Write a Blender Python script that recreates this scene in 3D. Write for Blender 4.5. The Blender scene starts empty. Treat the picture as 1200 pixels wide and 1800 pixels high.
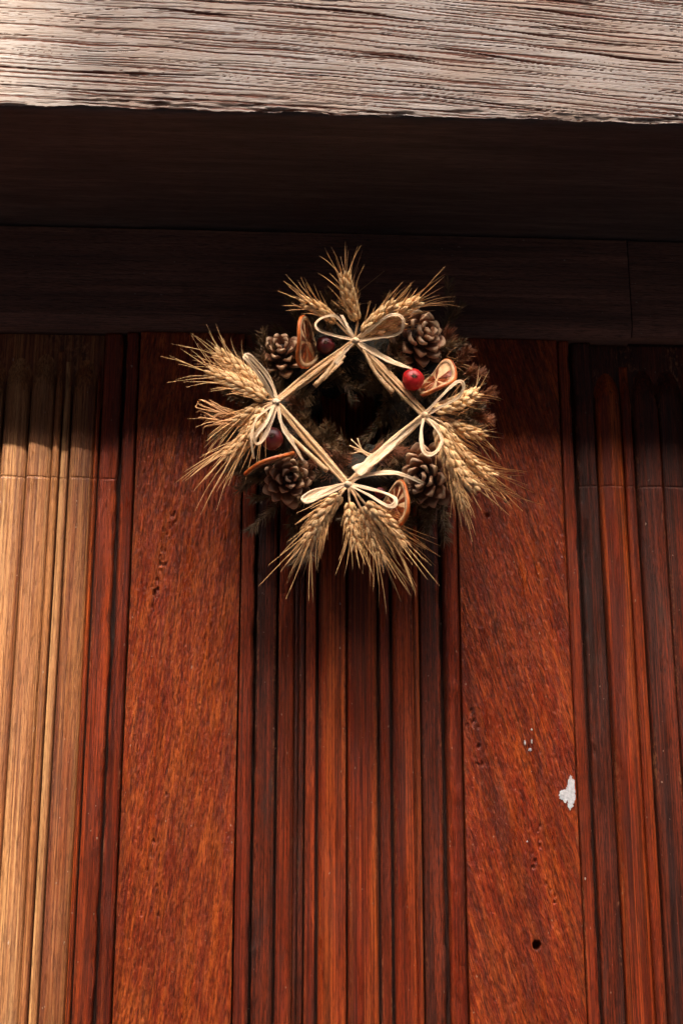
import bpy, math, random
import numpy as np
from mathutils import Vector, Matrix

R = math.radians
scene = bpy.context.scene
COL = scene.collection

# ------------------------------------------------------------------ camera
CAM = Vector((0.0, -1.80, 1.60)); PITCH = R(16.1); YAW = R(3.0); FPX = 2500.0
cd = bpy.data.cameras.new('camera'); cam = bpy.data.objects.new('camera', cd); COL.objects.link(cam)
cam.location = CAM; cam.rotation_euler = (math.pi/2 + PITCH, 0, -YAW)
cd.sensor_fit = 'HORIZONTAL'; cd.sensor_width = 36.0; cd.lens = 36.0*FPX/1200.0
cd.clip_start = 0.02; cd.clip_end = 500
scene.cycles.use_denoising = True
cd.dof.use_dof = True; cd.dof.focus_distance = 1.80; cd.dof.aperture_fstop = 7.0
scene.camera = cam

# ------------------------------------------------------------------ sky, sun, exposure
SUN_AZ = 4.0; SUN_EL = 46.0; EDGE_PX = 45
world = bpy.data.worlds.new('World'); scene.world = world; world.use_nodes = True
wn = world.node_tree; wn.nodes.clear()
wo = wn.nodes.new('ShaderNodeOutputWorld'); wb = wn.nodes.new('ShaderNodeBackground'); ws = wn.nodes.new('ShaderNodeTexSky')
ws.sky_type = 'NISHITA'; ws.sun_disc = False
ws.sun_elevation = R(SUN_EL); ws.sun_rotation = R(180 + SUN_AZ)
ws.air_density = 0.8; ws.dust_density = 5.0; ws.ozone_density = 0.4
wb.inputs['Strength'].default_value = 0.15
wn.links.new(ws.outputs[0], wb.inputs[0]); wn.links.new(wb.outputs[0], wo.inputs[0])
S = Vector((-math.sin(R(SUN_AZ))*math.cos(R(SUN_EL)), -math.cos(R(SUN_AZ))*math.cos(R(SUN_EL)), math.sin(R(SUN_EL))))
sl = bpy.data.lights.new('sun', 'SUN'); sun = bpy.data.objects.new('sun', sl); COL.objects.link(sun)
sl.energy = 2.0; sl.angle = R(0.5); sl.color = (1.0, 0.93, 0.82)
sun.rotation_euler = S.to_track_quat('Z', 'Y').to_euler(); sun.location = (0, -6, 8)
vs = scene.view_settings
vs.view_transform = 'Standard'; vs.look = 'None'; vs.exposure = 2.62; vs.gamma = 1.0; vs.use_curve_mapping = False

# ------------------------------------------------------------------ helpers
FW = Vector((math.sin(YAW)*math.cos(PITCH), math.cos(YAW)*math.cos(PITCH), math.sin(PITCH)))
RT = Vector((math.cos(YAW), -math.sin(YAW), 0))
UP = Vector((-math.sin(YAW)*math.sin(PITCH), -math.cos(YAW)*math.sin(PITCH), math.cos(PITCH)))
def ray(px, py): return FW + RT*((px-600)/FPX) - UP*((py-900)/FPX)
def P(px, py, Y=0.0):                      # where a measured point of the photograph lies on the upright plane y = Y
    d = ray(px, py); return CAM + d*((Y-CAM.y)/d.y)
def PZ(px, py, z):
    d = ray(px, py); return CAM + d*((z-CAM.z)/d.z)

def h2(i, j, seed):
    n = (i.astype(np.int64)*374761393 + j.astype(np.int64)*668265263 + seed*1442695041) & 0x7fffffff
    n = ((n ^ (n >> 13))*1274126177) & 0x7fffffff
    return ((n ^ (n >> 16)) & 0xffff)/65535.0
def vnoise(x, y, seed=0):
    i = np.floor(x); j = np.floor(y); u = x-i; v = y-j
    u = u*u*(3-2*u); v = v*v*(3-2*v)
    a = h2(i, j, seed); b = h2(i+1, j, seed); c = h2(i, j+1, seed); d = h2(i+1, j+1, seed)
    return (a*(1-u)+b*u)*(1-v) + (c*(1-u)+d*u)*v
def fbm(x, y, seed=0, o=4):
    s = 0; a = 1.0; t = 0
    for k in range(o):
        s = s + a*vnoise(x*2**k, y*2**k, seed+k*17); t += a; a *= .5
    return s/t
def sstep(a, b, x):
    t = np.clip((x-a)/(b-a), 0, 1); return t*t*(3-2*t)

def tag(o, label=None, cat=None, kind=None, group=None):
    if label: o['label'] = label
    if cat: o['category'] = cat
    if kind: o['kind'] = kind
    if group: o['group'] = group
    return o
def thing(name, loc, label, cat):
    o = bpy.data.objects.new(name, None); COL.objects.link(o); o.location = loc; o.empty_display_size = .1
    return tag(o, label, cat, 'thing')
def wloc(o):
    p = Vector(o.location)
    while o.parent: o = o.parent; p += Vector(o.location)
    return p
def link(name, me, parent=None, origin=None, kind=None):
    o = bpy.data.objects.new(name, me); COL.objects.link(o)
    pw = wloc(parent) if parent else Vector((0, 0, 0))
    o.location = (Vector(origin) if origin is not None else pw) - pw
    if parent: o.parent = parent
    if kind: o['kind'] = kind
    return o
def mesh_np(name, V, F, mat, smooth=True):
    me = bpy.data.meshes.new(name)
    V = np.asarray(V, dtype=np.float32); F = np.asarray(F, dtype=np.int32)
    n, k = F.shape
    me.vertices.add(len(V)); me.vertices.foreach_set('co', V.ravel())
    me.loops.add(n*k); me.loops.foreach_set('vertex_index', F.ravel())
    me.polygons.add(n); me.polygons.foreach_set('loop_start', np.arange(0, n*k, k, dtype=np.int32))
    me.update(calc_edges=True)
    me.polygons.foreach_set('use_smooth', np.full(n, smooth))
    me.materials.append(mat)
    return me
class MB:
    def __init__(s): s.v = []; s.f = []
    def add(s, V, F):
        b = len(s.v); s.v += [tuple(p) for p in V]; s.f += [tuple(i+b for i in f) for f in F]; return s
    def box(s, a, b):
        x0, y0, z0 = a; x1, y1, z1 = b
        return s.add([(x0,y0,z0),(x1,y0,z0),(x1,y1,z0),(x0,y1,z0),(x0,y0,z1),(x1,y0,z1),(x1,y1,z1),(x0,y1,z1)],
                     [(0,3,2,1),(4,5,6,7),(0,1,5,4),(1,2,6,5),(2,3,7,6),(3,0,4,7)])
    def tube(s, pts, rad, n=6, cap=True):
        pts = [Vector(p) for p in pts]; m = len(pts); V = []; F = []
        u = None
        for i, p in enumerate(pts):
            t = (pts[min(i+1, m-1)] - pts[max(i-1, 0)]).normalized()
            if u is None: u = t.orthogonal().normalized()
            else:
                u = u - t*u.dot(t); u = u.normalized() if u.length > 1e-6 else t.orthogonal().normalized()
            w = t.cross(u); r = rad[i] if hasattr(rad, '__len__') else rad
            for k in range(n):
                a = 2*math.pi*k/n; V.append(p + (u*math.cos(a) + w*math.sin(a))*r)
        for i in range(m-1):
            for k in range(n):
                F.append((i*n+k, i*n+(k+1) % n, (i+1)*n+(k+1) % n, (i+1)*n+k))
        if cap: F.append(tuple(range(n-1, -1, -1))); F.append(tuple((m-1)*n+k for k in range(n)))
        return s.add(V, F)
    def build(s, name, mat, parent=None, origin=None, kind=None, smooth=True):
        pw = wloc(parent) if parent else Vector((0, 0, 0))
        o3 = Vector(origin) if origin is not None else pw
        me = bpy.data.meshes.new(name)
        me.from_pydata([tuple(Vector(p)-o3) for p in s.v], [], s.f); me.update()
        if smooth:
            me.polygons.foreach_set('use_smooth', np.full(len(me.polygons), True))
        me.materials.append(mat)
        return link(name, me, parent, o3, kind)

def spline(pts, n=8):
    pts = [Vector(p) for p in pts]; out = []
    q = [pts[0]*2-pts[1]] + pts + [pts[-1]*2-pts[-2]]
    for i in range(1, len(q)-2):
        a, b, c, d = q[i-1], q[i], q[i+1], q[i+2]
        for k in range(n):
            t = k/n
            out.append(.5*((2*b) + (c-a)*t + (2*a-5*b+4*c-d)*t*t + (3*b-a-3*c+d)*t**3))
    out.append(pts[-1]); return out

# ------------------------------------------------------------------ materials
class NT:
    def __init__(s, name):
        s.m = bpy.data.materials.new(name); s.m.use_nodes = True; s.t = s.m.node_tree
        s.b = s.t.nodes['Principled BSDF']; s.out = s.t.nodes['Material Output']
    def n(s, t, **kw):
        nd = s.t.nodes.new(t)
        for k, v in kw.items():
            if isinstance(v, tuple) and k == 'ins':
                for a, b in v: nd.inputs[a].default_value = b
            else: setattr(nd, k, v)
        return nd
    def l(s, a, b): s.t.links.new(a, b)
    def coord(s, scale, rotY=0.0, off=True, kind='Object'):
        tc = s.n('ShaderNodeTexCoord'); mp = s.n('ShaderNodeMapping')
        mp.inputs['Rotation'].default_value = (0, rotY, 0)
        s.l(tc.outputs[kind], mp.inputs['Vector'])
        m2 = s.n('ShaderNodeMapping'); m2.inputs['Scale'].default_value = scale
        s.l(mp.outputs[0], m2.inputs['Vector'])
        if off:
            oi = s.n('ShaderNodeObjectInfo'); mu = s.n('ShaderNodeMath', operation='MULTIPLY'); mu.inputs[1].default_value = 37.0
            s.l(oi.outputs['Random'], mu.inputs[0]); s.l(mu.outputs[0], m2.inputs['Location'])
        return m2.outputs[0]
    def noise(s, vec, scale=1.0, detail=4, rough=.55, dist=0.0):
        nd = s.n('ShaderNodeTexNoise'); nd.inputs['Scale'].default_value = scale; nd.inputs['Detail'].default_value = detail
        nd.inputs['Roughness'].default_value = rough; nd.inputs['Distortion'].default_value = dist
        if vec is not None: s.l(vec, nd.inputs['Vector'])
        return nd.outputs['Fac']
    def ramp(s, fac, stops, interp='LINEAR'):
        r = s.n('ShaderNodeValToRGB'); r.color_ramp.interpolation = interp
        e = r.color_ramp.elements
        while len(e) < len(stops): e.new(.5)
        for k, (p, c) in enumerate(stops):
            e[k].position = p; e[k].color = (c, c, c, 1) if isinstance(c, (int, float)) else (*c, 1)
        s.l(fac, r.inputs[0]); return r.outputs[0]
    def mix(s, fac, a, b, mode='MIX'):
        m = s.n('ShaderNodeMix', data_type='RGBA', blend_type=mode)
        for sock, v in ((0, fac), (6, a), (7, b)):
            if hasattr(v, 'is_linked'): s.l(v, m.inputs[sock])
            elif isinstance(v, tuple): m.inputs[sock].default_value = (*v, 1)
            else: m.inputs[sock].default_value = v
        return m.outputs[2]
    def math(s, op, a, b=0.0):
        m = s.n('ShaderNodeMath', operation=op)
        for k, v in ((0, a), (1, b)):
            if hasattr(v, 'is_linked'): s.l(v, m.inputs[k])
            else: m.inputs[k].default_value = v
        return m.outputs[0]
    def bump(s, h, strength, dist):
        b = s.n('ShaderNodeBump'); b.inputs['Strength'].default_value = strength; b.inputs['Distance'].default_value = dist
        s.l(h, b.inputs['Height']); s.l(b.outputs[0], s.b.inputs['Normal'])
    def set(s, **kw):
        for k, v in kw.items():
            k = k.replace('_', ' ')
            i = s.b.inputs[k]
            if hasattr(v, 'is_linked'): s.l(v, i)
            elif isinstance(v, tuple): i.default_value = (*v, 1) if len(v) == 3 else v
            else: i.default_value = v
        return s.m

def varnished(name, lo, mid, hi, slant=0.0, pore=.6, worn=0.0, blotch=.5, streak=1.0, rough=.38, pale=(.50,.245,.090), along='z', hue=.3, lump=0.35, fine=.8, grime=.35, chipw=.16, zf=1.0, dk=None, fleck=0.0, dark_runs=0.0):
    """old varnished softwood: streaks along the grain, dark pores, blackened blotches, bare worn patches"""
    m = NT(name)
    def sc(a, b): return (a, a, b) if along == 'z' else (b, a, a)
    st = m.noise(m.coord(sc(42*streak, 1.5*zf), slant), 1, 6, .6, .25)
    st2 = m.noise(m.coord(sc(170*streak, 3.2*zf), slant), 1, 4, .55, .1)
    base = m.ramp(st, [(.30, lo), (.46, mid), (.62, hi)])
    base = m.mix(m.math('MULTIPLY', m.ramp(st2, [(.38, 1.0), (.56, 0.0)]), .55), base, lo)
    bl = m.noise(m.coord(sc(9, 3.0), slant*.5), 1, 5, .62, .6)
    # colour drift along and across
    base = m.mix(m.math('MULTIPLY', m.ramp(m.noise(m.coord(sc(13, 2.2), 0), 1, 3, .5), [(.40, 0.0), (.62, 1.0)]), hue), base, hi)
    if worn > 0:
        wp = m.noise(m.coord(sc(26, 1.1), slant), 1, 6, .62, .2)
        ac = m.n('ShaderNodeAttribute'); ac.attribute_name = 'across'
        cm = m.ramp(ac.outputs['Fac'], [(.0, .30), (.10, 1.0), (.45, .95), (.72, .15), (1.0, .0)])
        base = m.mix(m.math('MULTIPLY', m.ramp(wp, [(.58-worn*.34, 0.0), (.72-worn*.26, 1.0)]), cm), base, pale)
        base = m.mix(m.math('MULTIPLY', m.ramp(st2, [(.40, 1.0), (.52, 0.0)]), .30), base, mid)
    # pores: short dark dashes following the grain
    po = m.noise(m.coord(sc(900, 95), slant), 1, 2, .5, 0)
    pm = m.ramp(po, [(.36, 1.0), (.50, 0.0)])
    po2 = m.noise(m.coord(sc(420, 42), slant), 1, 3, .6, 0)
    pm2 = m.ramp(po2, [(.34, 1.0), (.46, 0.0)])
    dk = dk or (lo[0]*.42, lo[1]*.5, lo[2]*.6)
    base = m.mix(m.math('MULTIPLY', pm, pore), base, dk)
    base = m.mix(m.math('MULTIPLY', pm2, pore*.9), base, dk)
    base = m.mix(m.math('MULTIPLY', m.ramp(bl, [(.30, 1.0), (.47, 0.0)]), blotch), base, (.020, .010, .007))
    if fleck:
        fk = m.noise(m.coord(sc(330, 62), slant), 1, 4, .65, .2)
        base = m.mix(m.math('MULTIPLY', m.ramp(fk, [(.37, 1.0), (.50, 0.0)]), fleck), base, (.13, .012, .004))
        base = m.mix(m.math('MULTIPLY', m.ramp(fk, [(.52, 0.0), (.66, 1.0)]), fleck*.8), base, (min(hi[0]*1.2, .8), hi[1]*1.4, hi[2]*1.8))
    fs = m.noise(m.coord(sc(760, 3.4), slant), 1, 3, .6)
    base = m.mix(m.math('MULTIPLY', m.ramp(fs, [(.36, 1.0), (.52, 0.0)]), fine), base, (dk[0]*1.7, dk[1]*1.6, dk[2]*1.4))
    base = m.mix(m.math('MULTIPLY', m.ramp(fs, [(.56, 0.0), (.70, 1.0)]), fine*.7), base, (min(hi[0]*1.15, .8), hi[1]*1.35, hi[2]*1.4))
    gr = m.noise(m.coord(sc(30, 5.5), slant*.5), 1, 6, .7, .8)
    base = m.mix(m.math('MULTIPLY', m.ramp(gr, [(.55, 0.0), (.68, 1.0)]), grime), base, (.050, .030, .022))
    if dark_runs:      # long runs where the varnish has gone dark
        dr = m.noise(m.coord(sc(75, 2.0), slant), 1, 6, .68, .4)
        base = m.mix(m.math('MULTIPLY', m.ramp(dr, [(.42, 1.0), (.52, 0.0)]), dark_runs), base, (.034, .011, .007))
    if chipw > 0:      # chipped arrises: bare splinters here and there along the long edges
        ea = m.n('ShaderNodeAttribute'); ea.attribute_name = 'across'
        em = m.ramp(ea.outputs['Fac'], [(.0, 1.0), (chipw, 0.0), (1-chipw, 0.0), (1.0, 1.0)])
        em = m.math('MULTIPLY', em, m.ramp(m.noise(m.coord(sc(20, 7.0)), 1, 3, .6), [(.50, 0.05), (.62, 1.0)]))
        ch = m.noise(m.coord(sc(260, 130)), 1, 4, .65, .3)
        base = m.mix(m.math('MULTIPLY', m.ramp(ch, [(.52, 0.0), (.60, .7)]), em), base, (.36, .15, .065))
        base = m.mix(m.math('MULTIPLY', m.ramp(ch, [(.38, .7), (.45, 0.0)]), em), base, (.020, .010, .007))
    # tiny pale knocks
    fl = m.noise(m.coord(sc(230, 120)), 1, 2, .5)
    base = m.mix(m.math('MULTIPLY', m.ramp(fl, [(.745, 0.0), (.77, 1.0)]), .6), base, (.42, .32, .24))
    hh = m.math('ADD', m.math('MULTIPLY', st2, .8), m.math('MULTIPLY', po, .9))
    hh = m.math('SUBTRACT', hh, m.math('MULTIPLY', pm2, .6))
    lumps = m.noise(m.coord(sc(300, 130), slant), 1, 2, .5)
    hh = m.math('ADD', hh, m.math('MULTIPLY', lumps, 1.4*lump))
    m.bump(hh, .8, .0013)
    rr = m.ramp(m.noise(m.coord(sc(60, 9)), 1, 4, .6), [(.3, rough-.07), (.7, rough+.22)])
    return m.set(Base_Color=base, Roughness=rr, Specular_IOR_Level=.30)

RED_LO, RED_MID, RED_HI = (.085,.012,.005), (.36,.043,.009), (.56,.108,.017)
M = {}
M['plank'] = varnished('plank_wood', (.17,.018,.006), (.34,.040,.009), (.54,.108,.016), slant=-0.10, pore=.72, blotch=.14, rough=.30, hue=.35, streak=2.2, lump=1.5, fine=.35, grime=.15, chipw=.03, zf=7.0, dk=(.050,.009,.005), fleck=.5, dark_runs=.32)
M['plank_slant'] = varnished('slanted_grain_plank_wood', (.14,.014,.005), (.29,.030,.007), (.46,.080,.012), slant=0.27, pore=.78, blotch=.14, rough=.30, hue=.3, streak=2.4, lump=1.5, fine=.35, grime=.20, chipw=.03, zf=8.0, dk=(.045,.009,.005), fleck=.5, dark_runs=.36)
M['red'] = varnished('red_varnished_wood', RED_LO, (.25,.028,.008), (.43,.068,.013), pore=.5, blotch=.35, rough=.33, dark_runs=.5)
M['bright'] = varnished('orange_varnished_wood', RED_LO, RED_MID, RED_HI, pore=.42, blotch=.2, rough=.34, dark_runs=.48)
M['dark'] = varnished('darkened_varnished_wood', (.026,.009,.006), (.085,.018,.008), (.24,.036,.010), pore=.6, blotch=.75, rough=.36, grime=.7)
M['worn'] = varnished('worn_bare_wood', (.16,.040,.014), (.34,.125,.040), (.46,.22,.085), pore=.35, blotch=.18, worn=.70, rough=.42, dark_runs=.25)
M['half_worn'] = varnished('half_worn_wood', (.11,.024,.010), (.30,.080,.024), (.42,.17,.055), pore=.4, blotch=.3, worn=.06, rough=.40, dark_runs=.3)
M['rail'] = varnished('dark_rail_wood', (.085,.042,.030), (.17,.075,.050), (.26,.11,.070), pore=.5, blotch=.35, along='x', rough=.5, chipw=0, fine=.3, grime=.2)
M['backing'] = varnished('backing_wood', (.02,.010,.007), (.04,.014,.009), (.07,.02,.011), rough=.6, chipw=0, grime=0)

def simple(name, c1, c2, scale, rough=.7, bump=.3, bd=.001, kind='Object', var=.15, **kw):
    m = NT(name)
    n = m.noise(m.coord((1, 1, 1), kind=kind), scale, 4, .6)
    col = m.ramp(n, [(.34, c1), (.66, c2)])
    oi = m.n('ShaderNodeObjectInfo')
    v = m.math('ADD', m.math('MULTIPLY', oi.outputs['Random'], var*2), 1-var)
    hv = m.n('ShaderNodeHueSaturation'); m.l(col, hv.inputs['Color']); m.l(v, hv.inputs['Value'])
    if bump: m.bump(n, bump, bd)
    return m.set(Base_Color=hv.outputs[0], Roughness=rough, **kw)
def fibre(name, c1, c2, rough=.55, trans=0.0, sc=900):
    m = NT(name)
    n = m.noise(m.coord((1, 1, 1)), sc, 3, .6)
    n2 = m.noise(m.coord((1, 1, 1)), 70, 3, .6)
    col = m.ramp(m.math('ADD', m.math('MULTIPLY', n, .5), m.math('MULTIPLY', n2, .5)), [(.36, c1), (.62, c2)])
    oi = m.n('ShaderNodeObjectInfo')
    hv = m.n('ShaderNodeHueSaturation'); m.l(col, hv.inputs['Color'])
    m.l(m.math('ADD', m.math('MULTIPLY', oi.outputs['Random'], .3), .82), hv.inputs['Value'])
    m.bump(n, .25, .0006)
    return m.set(Base_Color=hv.outputs[0], Roughness=rough, Specular_IOR_Level=.35)
M['wheat'] = fibre('dry_wheat', (.70,.385,.14), (.95,.67,.35), .5)
M['awn'] = fibre('wheat_awns', (.58,.29,.10), (.82,.47,.20), .5)
M['straw'] = fibre('straw_stalks', (.62,.33,.12), (.92,.64,.36), .4)
m = NT('raffia_ribbon'); ua = m.n('ShaderNodeAttribute'); ua.attribute_name = 'across'; va = m.n('ShaderNodeAttribute'); va.attribute_name = 'along'
cx = m.n('ShaderNodeCombineXYZ'); m.l(m.math('MULTIPLY', ua.outputs['Fac'], 9.0), cx.inputs[0]); m.l(m.math('MULTIPLY', va.outputs['Fac'], 60.0), cx.inputs[1])
oi = m.n('ShaderNodeObjectInfo'); m.l(m.math('MULTIPLY', oi.outputs['Random'], 40.0), cx.inputs[2])
n1 = m.noise(cx.outputs[0], 1, 4, .65); n2 = m.noise(m.coord((1, 1, 1)), 60, 3, .6)
cc = m.ramp(n1, [(.34, (.50,.26,.11)), (.46, (.78,.53,.30)), (.64, (.92,.73,.50))])
cc = m.mix(m.ramp(n2, [(.50, 0.0), (.75, .5)]), cc, (.66,.40,.18)); m.bump(n1, .7, .0012)
M['raffia'] = m.set(Base_Color=cc, Roughness=.5, Specular_IOR_Level=.3)
M['tendril'] = fibre('curled_dry_fibre', (.40,.17,.055), (.66,.36,.15), .55)
M['fir'] = simple('dried_fir_needles', (.10,.058,.024), (.23,.130,.052), 60, .55, 0)
M['fir_rust'] = simple('rusty_fir_needles', (.18,.055,.020), (.38,.135,.050), 60, .55, 0)
M['bark'] = simple('twig_bark', (.05,.026,.014), (.12,.06,.03), 220, .8)
M['moss'] = simple('wreath_core', (.010,.008,.005), (.035,.026,.012), 160, .9, .8, .004)
m = NT('cone_scale'); tcx = m.n('ShaderNodeTexCoord'); sx = m.n('ShaderNodeSeparateXYZ'); m.l(tcx.outputs['Generated'], sx.inputs[0])
nn = m.noise(m.coord((1, 1, 1)), 500, 3, .6)
cc = m.ramp(sx.outputs[0], [(.0, (.040,.016,.009)), (.50, (.22,.080,.036)), (.78, (.38,.165,.080)), (.92, (.66,.42,.24))])
cc = m.mix(m.ramp(nn, [(.38, .40), (.55, 0.0)]), cc, (.09,.04,.02)); m.bump(nn, .35, .0008)
M['scale'] = m.set(Base_Color=cc, Roughness=.5)
M['cone_core'] = simple('cone_core', (.02,.010,.006), (.06,.028,.015), 200, .8)
M['berry'] = simple('red_berry', (.26,.004,.006), (.55,.012,.012), 70, .42, .5, .003, var=.05, Specular_IOR_Level=.4)
M['berry_dark'] = simple('dark_red_berry', (.06,.005,.006), (.15,.010,.010), 90, .4, .35, .002, var=.05)
M['rind'] = simple('orange_rind', (.40,.060,.008), (.62,.16,.018), 90, .5, .4, .0008, var=.05)
M['pith'] = simple('orange_pith', (.50,.28,.12), (.70,.46,.25), 160, .7, .4, .0008, var=.05)
M['pulp'] = simple('dried_orange_pulp', (.11,.016,.005), (.34,.075,.016), 240, .32, .6, .0012, var=.08)
M['iron'] = simple('old_iron', (.02,.018,.017), (.10,.08,.07), 300, .5, .5)
M['paint'] = simple('white_paint', (.45,.45,.46), (.66,.65,.65), 300, .7, .6, .001)

# weathered beam: grey ridges, red-brown remains of the old finish in the grain lines (mask comes with the relief of the mesh)
m = NT('weathered_beam_wood')
at = m.n('ShaderNodeAttribute'); at.attribute_name = 'grain'
n1 = m.noise(m.coord((9, 60, 260)), 1, 5, .6, .2); n2 = m.noise(m.coord((6, 6, 14)), 1, 4, .6); n3 = m.noise(m.coord((90, 90, 900)), 1, 2, .5)
grey = m.ramp(n1, [(.32, (.26,.215,.175)), (.50, (.325,.28,.24)), (.68, (.385,.345,.31))])
grey = m.mix(m.ramp(n2, [(.44, 0.0), (.66, .55)]), grey, (.34,.235,.165))
grey = m.mix(m.math('MULTIPLY', m.ramp(n3, [(.36, 1.0), (.48, 0.0)]), .5), grey, (.23,.13,.085))
bc = m.mix(m.ramp(at.outputs['Fac'], [(.12, 0.0), (.55, 1.0)]), grey, (.13,.052,.033))
m.bump(m.math('ADD', n1, m.math('MULTIPLY', n3, .6)), .35, .0010)
M['beam'] = m.set(Base_Color=bc, Roughness=.82, Specular_IOR_Level=.25)
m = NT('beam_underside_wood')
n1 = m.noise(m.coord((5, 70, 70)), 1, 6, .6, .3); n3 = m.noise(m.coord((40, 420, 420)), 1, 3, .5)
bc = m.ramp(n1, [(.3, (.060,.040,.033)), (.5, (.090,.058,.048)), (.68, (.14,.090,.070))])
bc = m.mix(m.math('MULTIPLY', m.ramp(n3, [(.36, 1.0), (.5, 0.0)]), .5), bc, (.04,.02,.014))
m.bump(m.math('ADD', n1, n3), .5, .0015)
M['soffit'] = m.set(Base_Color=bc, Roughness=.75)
M['brick'] = simple('dark_brick', (.055,.035,.026), (.10,.06,.042), 6, .9, .5, .01)
M['plaster'] = simple('lime_plaster', (.22,.19,.15), (.32,.28,.23), 6, .9, .5, .01)
M['ground'] = simple('paved_ground', (.035,.032,.03), (.065,.06,.055), 4, .9, .5, .01)
M['tile'] = simple('roof_tile', (.12,.05,.03), (.24,.10,.06), 5, .8)
M['glass'] = simple('window_glass', (.02,.025,.03), (.03,.035,.04), 2, .08, 0)
M['wpaint'] = simple('painted_frame', (.10,.08,.06), (.14,.11,.08), 9, .5)

# ------------------------------------------------------------------ the setting
ZS = P(600, 406, -.012).z                          # underside of the beam
YB = PZ(600, 203, ZS).y                            # its front face
ZR = P(600, 588, 0).z                              # lower edge of the head rail
ZBOT = P(600, 1830, 0).z - .04
g = MB(); g.add([(-60,-60,0),(60,-60,0),(60,60,0),(-60,60,0)], [(0,1,2,3)])
tag(g.build('ground', M['ground'], smooth=False), kind='structure')

# ------------------------------------------------------------------ weathered beam over the door
def axis(lo, hi, flo, fhi, fine, coarse):
    a = list(np.arange(lo, flo, coarse)) + list(np.arange(flo, fhi, fine)) + list(np.arange(fhi, hi+1e-6, coarse))
    return np.array(a)
def grid_faces(nr, nc):
    i = np.arange(nr-1)[:, None]*nc + np.arange(nc-1)[None, :]
    i = i.ravel(); return np.stack([i, i+1, i+1+nc, i+nc], 1)
def build_beam():
    t = thing('timber_beam', (0.09, YB, ZS), 'weathered grey timber beam with ridged grain and ragged lower edge above the door', 'beam')
    xs = axis(-1.45, 1.6, -.55, .75, .0013, .02)
    zt = np.concatenate([np.arange(.34, .20, -.01), np.arange(.20, 0.0005, -.00085), [0.0]])   # rows down the front, height above the underside
    X, H = np.meshgrid(xs, zt)
    # grain coordinate: lines dip to the right, waver a little
    V = H + .045*X + .030*np.clip(X, 0, 1)**1.5 + .010*fbm(X*3.1, H*9, 5, 3) + .0035*fbm(X*14, H*40, 8, 3)
    def lines(fv, fx, w, sd, cut):
        ph = V*fv + 1.5*vnoise(X*fx, V*fv*.22, sd) + .35*vnoise(X*fx*6, V*fv*.5, sd+3); ln = np.floor(ph+.5)
        on = sstep(cut, cut+.28, vnoise(X*fx*2.6 + ln*5.17, ln*3.31, sd+7))
        return sstep(1.0, .45, np.abs(ph-ln)/np.maximum(w*on*(.6+.8*vnoise(X*fx*9, ln, sd+9)), 1e-4))*(on > .02)
    cr = np.maximum(lines(140, 2.6, .15, 11, .36), .8*lines(265, 4.5, .18, 23, .38))
    r2 = lines(430, 8.0, .26, 31, .28)*.8
    deep = lines(62, 2.2, .085, 61, .55)
    depth = .0010*cr + .0004*r2 + .0026*deep + .0010*fbm(V*60, X*2.2, 33, 2)
    edge = np.clip(1-H/.022, 0, 1)
    rag = fbm(X*22, H*220, 91, 3)
    chips = sstep(.50, .66, rag)*edge
    depth += .0035*chips
    Y = YB + depth
    # ragged lower arris: stepped splinters
    xi = X*1.0 + .02*vnoise(X*40, X*0, 3)
    st = np.floor(vnoise(xi*26, X*0, 101)*4)/4*.0034 + np.floor(vnoise(xi*75, X*0+3, 113)*3)/3*.0020 + .0015*(vnoise(X*4, X*0, 7)-.5)
    Z = ZS + H + st*np.clip(1-H/.014, 0, 1) + .0015
    g = np.clip(cr*.75 + deep*1.0 + .35*r2 + .15*chips, 0, 1)
    Vv = np.stack([X, Y, Z], -1).reshape(-1, 3)
    o3 = np.array(wloc(t))
    me = mesh_np('beam_front', Vv-o3, grid_faces(*X.shape)[:, ::-1], M['beam'])
    a = me.attributes.new('grain', 'FLOAT', 'POINT'); a.data.foreach_set('value', g.ravel().astype(np.float32))
    link('weathered_face', me, t)
    # underside, back and ends in one closed body just behind the face
    ys = np.concatenate([np.arange(0, .33, .006)]); Xs, D = np.meshgrid(axis(-1.45, 1.6, -.6, .8, .012, .05), ys)
    Zz = ZS + .0012*fbm(Xs*6, D*160, 201, 3) + .003*sstep(.012, 0, D)
    bot = (YB + .0045 + D)
    n = Xs.shape[1]
    Vs = np.stack([Xs, bot, Zz], -1).reshape(-1, 3)
    top = np.stack([Xs[[0, -1]], bot[[0, -1]], np.full((2, n), ZS+.338)], -1).reshape(-1, 3)
    Fb = [tuple(f) for f in grid_faces(*Xs.shape)[:, ::-1]]
    b = MB(); b.add(Vs, Fb)
    nb = Xs.size; b.v += [tuple(p) for p in top]
    last = nb - n
    for k in range(n-1):
        b.f.append((k, k+1, nb+k+1, nb+k)); b.f.append((last+k+1, last+k, nb+n+k, nb+n+k+1)); b.f.append((nb+k, nb+k+1, nb+n+k+1, nb+n+k))
    b.f.append(tuple([nb] + [nb+n] + [last - i*n for i in range(len(ys))]))
    b.f.append(tuple([nb+2*n-1] + [nb+n-1] + [n-1+i*n for i in range(len(ys))]))
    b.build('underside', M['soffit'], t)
build_beam()

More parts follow.
